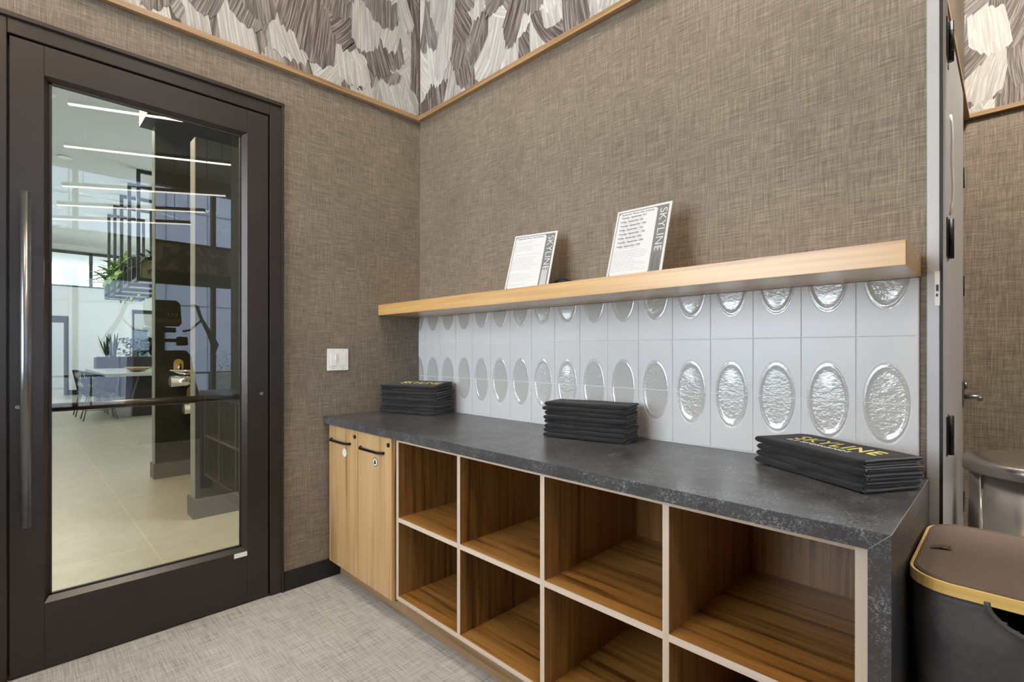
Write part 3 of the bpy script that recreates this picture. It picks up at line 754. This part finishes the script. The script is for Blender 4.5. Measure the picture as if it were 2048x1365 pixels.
P0 = dense(HX0+.004, HX1-.004, HY0+.004, HY1-.004, .075); cxh, cyh = (HX0+HX1)/2, (HY0+HY1)/2
rings = []; NZ = 70
for i in range(NZ+1):
    z = .002+(HZ-.030-.002)*i/NZ; ring_ = []
    for (x, y) in P0:
        s = .90+.10*(i/NZ); wob = .016*noise.noise(Vector((x*9, y*9, z*3)))+.010*noise.noise(Vector((x*22+3, y*22, z*8)))
        damp = min(1, (NZ-i)/9)*min(1, i/4)
        dx, dy = x-cxh, y-cyh; l_ = math.hypot(dx, dy); ring_.append(bm.verts.new((cxh+dx*s+dx/l_*(wob*damp-.004*damp), cyh+dy*s+dy/l_*(wob*damp-.004*damp), z)))
    rings.append(ring_)
npt = len(P0)
hc, hzc = 2.702, HZ-.062      # hand opening on the front
for i in range(NZ):
    for k in range(npt):
        vs = (rings[i][k], rings[i][(k+1) % npt], rings[i+1][(k+1) % npt], rings[i+1][k])
        c = sum((v.co for v in vs), Vector())/4
        if c.y < HY0+.04 and ((c.x-hc)/.086)**2+((c.z-HZ+.020)/.055)**2 < 1: continue
        f = bm.faces.new(vs); f.smooth = True
bm.faces.new(rings[0][::-1])
M['hamper_cloth'] = speck('dark_wrinkled_cloth', (.062, .056, .056), .6, 0, .18, 60, .3)
body = m.build('fabric_body', 'hamper_cloth', hp)
sd = body.modifiers.new('solid', 'SOLIDIFY'); sd.thickness = .002
m = MB(); yh = HY0+.0015; a = .063
pts = [(hc+.088*math.cos(PI+PI*k/24), yh-.001+.004*abs(math.sin(PI*k/24)), HZ-.020+.057*math.sin(PI+PI*k/24)) for k in range(25)]
m.tube(pts, .0052, 8); m.build('hand_hole_binding', 'hamper_cloth', body)
m = MB(); n_ = len(rrect(HX0, HX1, HY0, HY1, .08))
po, pi_ = rrect(HX0, HX1, HY0, HY1, .08), rrect(HX0+.006, HX1-.006, HY0+.006, HY1-.006, .074)
vo = [[m.bm.verts.new((x, y, z)) for x, y in po] for z in (HZ-.028, HZ-.004)]; vi = [[m.bm.verts.new((x, y, z)) for x, y in pi_] for z in (HZ-.028, HZ-.004)]
for k in range(n_):
    k2 = (k+1) % n_
    for q in ((vo[0][k], vo[0][k2], vo[1][k2], vo[1][k]), (vi[0][k2], vi[0][k], vi[1][k], vi[1][k2]), (vo[1][k], vo[1][k2], vi[1][k2], vi[1][k]), (vo[0][k2], vo[0][k], vi[0][k], vi[0][k2])): m.bm.faces.new(q)
m.build('bamboo_rim', 'bamboo', hp, bevel=.001)
m = MB(); m.prism(rrect(HX0+.0075, HX1-.0075, HY0+.0075, HY1-.0075, .072), HZ-.010, HZ-.001, 2); lid = m.build('lid', 'hamper_lid', hp, bevel=.0015)
m = MB(); pr = rrect(HX0+.0125, HX1-.0125, HY0+.0125, HY1-.0125, .068); m.tube([(x, y, HZ-.001) for x, y in pr]+[(pr[0][0], pr[0][1], HZ-.001)], .0022, 6, caps=False); m.build('piping', 'hamper_lid', lid)
m = MB(); bmx = []
for i, (dx, dz) in enumerate(((0, .001), (.012, .005), (.026, .010), (.034, .0085), (.036, .006))):
    bmx.append([m.bm.verts.new((2.512+dx, -.300+s_*.009+dx*.25, HZ+dz)) for s_ in (-1, 1)])
for a_, b_ in zip(bmx, bmx[1:]): m.bm.faces.new((a_[0], a_[1], b_[1], b_[0]))
tb = m.build('pull_tab', 'leather', lid); s2 = tb.modifiers.new('solid', 'SOLIDIFY'); s2.thickness = .0018

# ------------------------------------------------------------------ round steel bin
tc = empty('trash_can', (2.735, .45, 0), 'round stainless steel bin standing behind the fabric hamper', 'trash can')
c = (2.727, .45, 0); R_ = .200
m = MB(); m.lathe([(.17, .002), (R_-.014, .004), (R_-.014, .845)], c, 56); b_ = m.build('body', 'stainless', tc)
m = MB(); m.tube([(2.727-.150, .45-.112, .02), (2.727-.150, .45-.112, .845)], .004, 8); m.build('seam', 'chrome', b_)
m = MB(); m.lathe([(R_-.013, .846), (R_, .848), (R_+.001, .870), (R_-.001, .884), (R_-.012, .890), (R_*.6, .8925), (.002, .893)], c, 56); m.build('lid', 'stainless', tc)

# ================================================================== the lobby seen through the door
# partitions
m = MB(); m.box(-3.33, -3.19, -.845, 3.9, 0, 3.40); w1 = struct('wall_partition_far', m, 'fin_dark')
B(-3.325, -3.195, -.850, -.8455, .14, 3.40).build('end_face', 'fin_end', w1)
B(-3.345, -3.170, -.862, 3.9, 0, .145).build('baseboard', 'fin_base', w1)
m = MB(); m.box(-1.745, -1.60, -.865, 3.9, 0, 2.81); w2 = struct('wall_partition_near', m, 'fin_dark')
B(-1.74, -1.605, -.870, -.8655, .14, 2.81).build('end_face', 'fin_end', w2)
B(-1.765, -1.58, -.885, 3.9, 0, .145).build('baseboard', 'fin_base', w2)
struct('ceiling_soffit', B(-3.33, -.16, -.95, 3.95, 3.401, 4.199), 'fin_dark')
m = MB(); m.box(-20, -.15, 4.0, 4.1, 2.2, 4.2); m.box(-20, -15, 4.0, 4.1, 0, 2.2); m.box(-6, -.15, 4.0, 4.1, 0, 2.2); struct('wall_lobby_right', m, 'lobby_white')
m = MB(); m.box(-20, -.15, -4.1, -4.0, 0, 4.2); struct('wall_lobby_left', m, 'lobby_white')
# far wall with window band, door opening, second opening
XF = -16.0
m = MB()
m.box(XF-.2, XF, -4, -1.62, 0, 3.03); m.box(XF-.2, XF, -1.62, -.70, 2.20, 3.03); m.box(XF-.2, XF, -.70, .74, 0, 3.03)
m.box(XF-.2, XF, .74, 3.0, 2.46, 3.03); m.box(XF-.2, XF, 3.0, 4, 0, 3.03); m.box(XF-.2, XF, -4, 4, 4.02, 4.2)
struct('wall_lobby_far', m, 'lobby_white')
struct('baseboard_lobby', B(XF, XF+.02, -.70, .74, 0, .135), 'black_base')
wn = empty('window_4', (XF, 0, 3.03), kind='structure'); m = MB()
for y in (-3.0, -1.62, -.22, 1.2, 2.6): m.box(XF-.02, XF+.03, y-.04, y+.04, 3.03, 4.02)
m.box(XF-.02, XF+.03, -4, 4, 3.03, 3.07); m.box(XF-.02, XF+.03, -4, 4, 3.95, 4.03); m.build('window_frame', 'frame_grey', wn)
m = MB(); m.quad([(XF-.01, -4, 3.07), (XF-.01, 4, 3.07), (XF-.01, 4, 3.95), (XF-.01, -4, 3.95)]); m.build('window_pane', 'window_glass', wn)
d4 = empty('door_4', (XF, -1.16, 0), 'black framed doorway in the far white wall of the lobby', None, None, 'structure')
m = MB(); m.box(XF-.2, XF+.02, -.79, -.70, 0, 2.20); m.box(XF-.2, XF+.02, -1.62, -1.53, 0, 2.20); m.box(XF-.2, XF+.02, -1.53, -.79, 2.02, 2.20); m.build('door_frame', 'black_base', d4)
d5 = empty('door_5', (XF, 1.9, 0), 'dark framed opening behind the planter in the far wall', None, None, 'structure')
m = MB(); m.box(XF-.2, XF+.02, .74, .78, 0, 2.46); m.box(XF-.2, XF+.02, .78, 3.0, 2.36, 2.46); m.box(XF-.2, XF+.02, 2.96, 3.0, 0, 2.36); m.build('door_frame', 'black_base', d5)
# room behind the far wall
m = MB(); m.box(-19.9, -19.8, -4, 4, 0, 2.9); struct('wall_beyond', m, 'lobby_white')
m = MB(); m.box(-19.8, -19.74, -1.6, -1.1, .35, 2.05); m.build('x', 'black_base').name = 'window_5'; bpy.data.objects['window_5']['kind'] = 'structure'
m = MB(); m.box(-19.8, -19.76, 1.2, 1.7, .2, 2.0); o = m.build('window_6', ['ext_glass']); o['kind'] = 'structure'
lamp('back_room_glow', 'AREA', (-18, 0, 2.85), (0, 0, 0), 45, (1, .97, .93), shape='RECTANGLE', size=3, size_y=6)

# downlights and linear lamps
for i, (x, y) in enumerate(LOBBY_LAMPS):
    r0 = empty('recessed_downlight', (x, y, 4.19), 'small round downlight in the lobby ceiling seen through the glass door', 'ceiling light', 'lobby ceiling downlights')
    m = MB(); m.lathe([(.085, 0), (.085, .012), (.062, .012), (.062, .004)], (x, y, 4.186), 24); m.build('trim_ring', 'white_paint', r0)
    m = MB(); m.lathe([(.060, 0), (.060, .004)], (x, y, 4.188), 24); m.build('lens', 'downlight', r0)
for (x, y) in ROOM_LAMPS:
    m = MB(); m.lathe([(.20, 0), (.20, .03), (.165, .03), (.165, .005)], (x, y, 4.462), 32); o = m.build('ceiling_light_housing', 'white_paint')
    tag(o, 'round surface ceiling light housing on the gym ceiling', 'ceiling light', 'gym ceiling lights')
def strip(p, q, label, group=None, hung=None, glow='led'):
    p, q = Vector(p), Vector(q); r0 = empty('linear_light', (p+q)/2, label, 'ceiling light', group)
    d = (q-p).normalized(); n = d.cross(Vector((0, 0, 1)))*.028
    m = MB()
    for z0, z1 in ((.012, .06),):
        A = [p-n, q-n, q+n, p+n]; m.prism([(v.x, v.y) for v in A], p.z+z0, p.z+z1, 2)
    m.build('housing', 'frame_grey', r0)
    m = MB(); n2 = n*.85; A = [p-n2, q-n2, q+n2, p+n2]; m.prism([(v.x, v.y) for v in A], p.z, p.z+.0115, 2); m.build('diffuser', glow, r0)
    for v in (p.lerp(q, .12), p.lerp(q, .88)):
        m = MB(); m.tube([(v.x, v.y, p.z+.06), (v.x, v.y, hung)], .004, 6); m.build('cable', 'frame_grey', r0)
strip((5.35, -1.34, 4.2), (4.72, .16, 4.2), 'linear pendant light reflected highest in the door glass', None, 4.5)
strip((7.05, -1.28, 4.2), (6.09, .79, 4.2), 'linear pendant light reflected second from the top in the door glass', None, 4.5)

strip((6.98, -1.31, 3.6), (5.84, .49, 3.6), 'added light strip standing in for the third mirrored line in the door glass', None, 4.5, 'led_dim')  # these three are added, imitating lights mirrored again in the window glass
strip((7.60, -1.33, 3.45), (6.48, .37, 3.45), 'added light strip standing in for the fourth mirrored line in the door glass', None, 4.5, 'led_dim')
strip((7.97, -1.375, 3.3), (6.84, .25, 3.3), 'added light strip standing in for the lowest mirrored line in the door glass', None, 4.5, 'led_dim')
# hanging planters
def planter_unit(first):
    r0 = empty('hanging_planter', (0, 0, 2.38), 'metal frame planter with plants hanging from the lobby ceiling', 'planter', 'hanging planters in a row')
    s = .05; m = MB(); y0, y1, z0, z1 = 0, .66, 2.38, 4.195; xd = .46
    for x in (0, -xd):
        h_ = z1 if x == 0 else z0+.4
        m.box(x-s, x, y0, y0+s, z0, h_); m.box(x-s, x, y1-s, y1, z0, h_); m.box(x-s, x, y0+s, y1-s, h_-s, h_); m.box(x-s, x, y0+s, y1-s, z0, z0+s)
    for y in (y0, y1-s): m.box(-xd, -s, y, y+s, z0, z0+s)
    m.build('frame', 'frame_grey', r0)
    B(-xd, -s, y0+s, y1-s, z0+.01, z0+.035).build('base_panel', 'planter_under', r0)
    B(-xd+.02, -s-.02, y0+s+.015, y1-s-.015, z0+.04, z0+.36).build('planter_box', 'planter_wood', r0)
    m = MB()
    for k in range(110 if first else 90):
        a = rnd.uniform(0, 2*PI); el = rnd.uniform(.15, 1.3); d = (math.cos(a)*math.cos(el), math.sin(a)*math.cos(el), math.sin(el))
        m.blade((rnd.uniform(-xd+.08, -.06), rnd.uniform(.04 if first else .1, .56), z0+.34), d, rnd.uniform(.3, .62) if first else rnd.uniform(.25, .50), rnd.uniform(.035, .065) if first else rnd.uniform(.022, .045), rnd.uniform(.6, 2.6))
    m.build('foliage', 'leaf' if first else 'leaf_dark', r0)
    return r0
pu = planter_unit(False); pl2 = planter_unit(True)
for i in range(5):
    src = pl2 if i >= 2 else pu
    o = src if i in (0, 2) else copy_tree(src)
    o.location = (-7.43-i*.945, -.385+.008*i, 2.38)
    o['label'] = ['nearest', 'second nearest', 'middle', 'second farthest', 'farthest'][i]+' hanging planter in the row of five seen through the door glass'

# communal table, bowls, chairs
tb = empty('communal_table', (-10.2, .3, 0), 'high grey topped communal table in the lobby', 'table')
B(-12.0, -8.62, -.66, 1.3, .775, .83, bev=.004).build('table_top', 'stone_top', tb)
m = MB(); m.prism([(-.22, 0), (.9, 0), (.9, .775), (-.10, .775), (-.20, .4)], -9.25, -9.05, 0); m.build('leg', 'dark_slab', tb)
m = MB(); m.prism([(-.22, 0), (.9, 0), (.9, .775), (-.10, .775)], -11.6, -11.4, 0); m.build('leg', 'dark_slab', tb)
m = MB(); m.lathe([(.03, 0), (.10, .01), (.20, .075), (.215, .09), (.20, .088), (.09, .02), (.01, .015)], (-9.3, -.10, .8305), 28); tag(m.build('bowl', 'bowl_wood'), 'shallow pale wooden bowl at the left on the communal table', 'bowl')
m = MB(); m.lathe([(.09, 0), (.07, .03), (.06, .055), (.24, .075), (.25, .09), (.23, .088), (.02, .07)], (-9.15, .34, .8305), 28); tag(m.build('footed_bowl', 'bowl_wood'), 'wide footed wooden tray on the communal table beside the bowl', 'tray')
def chair():
    r0 = empty('woven_chair', (0, 0, 0))
    m = MB(); R0 = .27
    def rim(a, z, r): return (r*math.sin(a), -r*math.cos(a)*.92, z)
    angs = [math.radians(-105+210*k/16) for k in range(17)]
    m.tube([rim(a, .86-.10*abs(a/1.83)**2.5, R0+.02) for a in angs], .013, 8); m.build('top_rail', 'cord_green', r0)
    m = MB()
    for k in range(26):
        a = math.radians(-100+200*k/25)
        for da in (.16, -.16): m.tube([rim(a, .45, R0-.06), rim(a+da, .85-.10*abs(a/1.83)**2.5, R0+.02)], .005, 5)
    m.build('woven_back', 'cord_green', r0)
    m = MB(); m.lathe([(.205, 0), (.215, .02), (.20, .045), (.10, .05)], (0, 0, .425), 24); m.build('seat', 'cord_green', r0)
    for sx in (-1, 1):
        for sy in (-1, 1):
            m = MB(); m.tube([(sx*.15, sy*.15, .43), (sx*.24, sy*.24, 0)], [.014, .010], 8); m.build('leg', 'pale_leg', r0)
    m = MB()
    for a, b in (((-.2, -.2), (.2, -.2)), ((-.2, .2), (.2, .2)), ((-.2, -.2), (-.2, .2)), ((.2, -.2), (.2, .2))): m.tube([(a[0], a[1], .18), (b[0], b[1], .18)], .007, 6)
    m.build('stretcher', 'pale_leg', r0)
    return r0
ch = chair(); ch.location = (-9.05, -.70, 0); tag(ch, 'dark woven barrel chair at the near corner of the communal table', 'chair', 'woven chairs at the communal table')
c2_ = copy_tree(ch); c2_.location = (-9.95, -.74, 0); tag(c2_, 'dark woven barrel chair behind the one at the near corner', 'chair')

# planter box with plants behind the table
pb_ = empty('planter_box', (-13.2, .9, 0), 'long black planter box full of plants behind the communal table', 'planter')
B(-13.5, -12.95, -.38, 2.4, 0, 1.07).build('box', 'black_base', pb_)
B(-13.45, -13.0, -.33, 2.35, 1.0701, 1.085).build('soil', 'soil', pb_)
m = MB()
for k in range(22): m.blade((-13.2+rnd.uniform(-.1, .1), -.10+rnd.uniform(-.09, .12), 1.08), (rnd.gauss(0, .12), rnd.gauss(0, .16), 1), rnd.uniform(.35, .62), .028, .05)
tag(m.build('snake_plant', 'leaf_dark'), 'upright snake plant at the left end of the black planter box', 'plant')
m = MB()
for k in range(150):
    a = rnd.uniform(0, 2*PI); b0 = Vector((-13.2+rnd.uniform(-.15, .15), .38+rnd.uniform(-.30, .30), 1.12+rnd.uniform(0, .45))); m.blade(b0, (math.cos(a), math.sin(a), rnd.uniform(-.2, .7)), rnd.uniform(.08, .14), .03, .8, 3)
for k in range(8): m.tube([(-13.2, .38+k*.03-.1, 1.08), (-13.2+rnd.uniform(-.15, .15), .38+rnd.uniform(-.28, .28), 1.5)], .006, 5)
tag(m.build('bushy_plant', 'leaf_dark'), 'bushy small leaved plant in the middle of the black planter box', 'plant')
m = MB()
for k in range(60):
    a = rnd.uniform(0, 2*PI); m.blade((-13.2, .85+rnd.uniform(-.12, .25), 1.1+rnd.uniform(0, .25)), (math.cos(a), math.sin(a), rnd.uniform(.5, 2.2)), rnd.uniform(.3, .55), .06, 1.0, 5)
tag(m.build('broad_leaf_plant', 'leaf_dark'), 'tall broad leaved plant at the right of the black planter box', 'plant')

# drinking fountains on the dark partition
def fountain(y, z, label):
    r0 = empty('drinking_fountain', (-3.19, y, z), label, 'drinking fountain', 'drinking fountains on the dark partition')
    m = MB(); m.lathe([(.05, -.045), (.13, -.035), (.19, -.005), (.20, .010), (.19, .012), (.12, -.01), (.02, -.02)], (-2.98, y+.20, z), 32); m.build('basin', 'chrome', r0)
    m = MB(); m.tube([(-2.98, y+.01, z-.100), (-2.98, y+.38, z-.100)], .055, 24); m.box(-3.19, -2.98, y+.08, y+.32, z-.15, z-.05); m.build('body', 'chrome', r0)
    m = MB(); m.lathe([(.045, 0), (.045, -.004), (.03, -.004), (.03, -.001)], (-2.98, y+.01, z-.100), 20, axis='y'); m.build('push_button', 'pewter', r0)
    m = MB(); m.tube([(-3.05, y+.10, z), (-3.05, y+.10, z+.05)], .016, 12); m.tube([(-3.05, y+.10, z+.05), (-3.02, y+.10, z+.06)], .008, 8); m.build('bubbler', 'chrome', r0)
    m = MB(); m.prism([(y+.06, z+.01)]+[(y+.10+.04*math.cos(PI-PI*k/10), z+.07+.04*math.sin(PI*k/10)) for k in range(11)]+[(y+.14, z+.01)], -3.10, -3.085, 0); m.build('splash_shield', 'brass_shield', r0)
fountain(-.775, 1.045, 'upper chrome drinking fountain on the dark lobby partition')
fountain(-.665, .775, 'lower chrome drinking fountain on the dark lobby partition')

# ================================================================== gym end, mirrored in the door glass
sc_ = empty('stair_climber', (6.0, -.3, 0), 'black stair climbing machine reflected in the door glass', 'exercise machine')
YM = -.30
m = MB(); poly = [(YM-.17, 1.58), (YM-.20, 1.62), (YM-.22, 1.92), (YM-.18, 1.965), (YM+.18, 1.965), (YM+.225, 1.92), (YM+.245, 1.64), (YM+.21, 1.59)]
m.prism(poly, 5.93, 6.0, 0); co = m.build('console', 'machine', sc_, bevel=.012)
B(5.924, 5.9295, YM-.13, YM+.07, 1.79, 1.86).build('display', 'screen', co)
B(5.922, 5.9295, YM-.20, YM+.235, 1.635, 1.70).build('accent_strip', 'machine_gold', co)
for k in range(6): B(5.924, 5.9295, YM+.06+(k % 3)*.05, YM+.09+(k % 3)*.05, 1.735+(k//3)*.03, 1.748+(k//3)*.03).build('button', 'white_plastic', co)
m = MB(); m.box(5.96, 6.04, YM-.08, YM+.04, 1.22, 1.60); m.box(5.92, 6.02, YM-.22, YM+.17, 1.50, 1.57, bev=.01); m.box(5.9, 5.96, YM-.2, YM+.17, 1.36, 1.41, bev=.01); m.box(5.87, 5.97, YM+.17, YM+.31, 1.31, 1.44, bev=.02); m.build('mast', 'machine', sc_)
m = MB(); m.prism([(YM-.36, .02), (YM-.33, 1.15), (YM-.26, 1.24), (YM+.30, 1.24), (YM+.36, 1.15), (YM+.42, .75), (YM+.54, .35), (YM+.58, .02)], 5.9, 6.5, 0); m.build('housing', 'machine', sc_, bevel=.02)
for k in range(4): B(5.45+k*.13, 5.60+k*.13, YM-.24, YM+.24, .26+k*.2, .29+k*.2).build('step', 'machine_gold' if False else 'machine', sc_)
B(5.4, 6.5, YM-.36, YM+.36, 0, .12).build('base', 'machine', sc_)
for s in (1, -1):
    m = MB(); Y = lambda v: YM+s*(v-YM)
    m.tube([(5.86, Y(.04), 1.905), (5.86, Y(.12), 1.885), (5.86, Y(.17), 1.72), (5.87, Y(.28), 1.50), (5.88, Y(.36), 1.32), (5.89, Y(.33), 1.18)], [.028, .026, .024, .035, .055, .035], 12)
    m.tube([(5.92, Y(-.05), 1.52), (5.90, Y(.04), 1.54), (5.87, Y(.19), 1.70)], .015, 8)
    m.build('handrail', 'machine', sc_)
# terrace outside the windows
struct('floor_terrace', B(XW+.25, 30, -16, 16, -.12, -.02), 'paving')
fb = empty('facade_building', (14.5, 0, 0), 'blue grey panel clad building across the terrace, reflected in the door glass', 'building')
B(14.5, 16, -14, 14, -.02, 9).build('wall', 'facade', fb)
m = MB()
for k in range(-9, 10): m.box(14.485, 14.5, k*1.05+.25, k*1.05+.27, 0, 9)
for z in (2.55, 5.3): m.box(14.484, 14.5, -14, 14, z, z+.02)
m.build('panel_joints', 'facade_joint', fb)
op = empty('concrete_planter', (9.6, 2.1, -.02), 'white concrete trough planter outside the gym window', 'planter')
m = MB(); m.box(9.4, 9.9, 1.25, 3.4, -.02, .76, bev=.015); m.build('trough', 'concrete', op); B(9.45, 9.85, 1.3, 3.35, .7601, .775).build('soil', 'soil', op)
m = MB()
for k in range(420):
    b0 = Vector((9.65+rnd.uniform(-.18, .18), rnd.uniform(1.35, 3.3), .78)); h = rnd.random()**1.3*.45; a = rnd.uniform(0, 2*PI); m.blade(b0+Vector((0, 0, h)), (math.cos(a), math.sin(a), rnd.uniform(0, 1)), rnd.uniform(.05, .10), .016, .5, 3)
tag(m.build('shrub', 'leaf_shrub'), 'low leafy shrub growing in the concrete planter outside', 'plant')
m = MB(); m.tube([(9.2, -3, .78), (9.2, 1.2, .78)], .02, 8)
for y in (-2.8, -.8, 1.1): m.tube([(9.2, y, -.02), (9.2, y, .78)], .015, 8)
tag(m.build('terrace_railing', 'black_metal'), 'thin black railing on the terrace outside', 'railing')
# building seen through the lobby's high windows
eb = empty('white_building', (-26, 0, 0), 'white rendered building seen through the high lobby windows', 'building')
B(-27, -26, -12, 12, -.1, 15).build('wall', 'ext_white', eb)
for y in (-2.4, -.35, 1.6): B(-26, -25.97, y, y+.55, 3.6, 6.2).build('window', 'ext_glass', eb)
struct('floor_outside_lobby', B(-30, -20, -16, 16, -.12, -.02), 'paving')
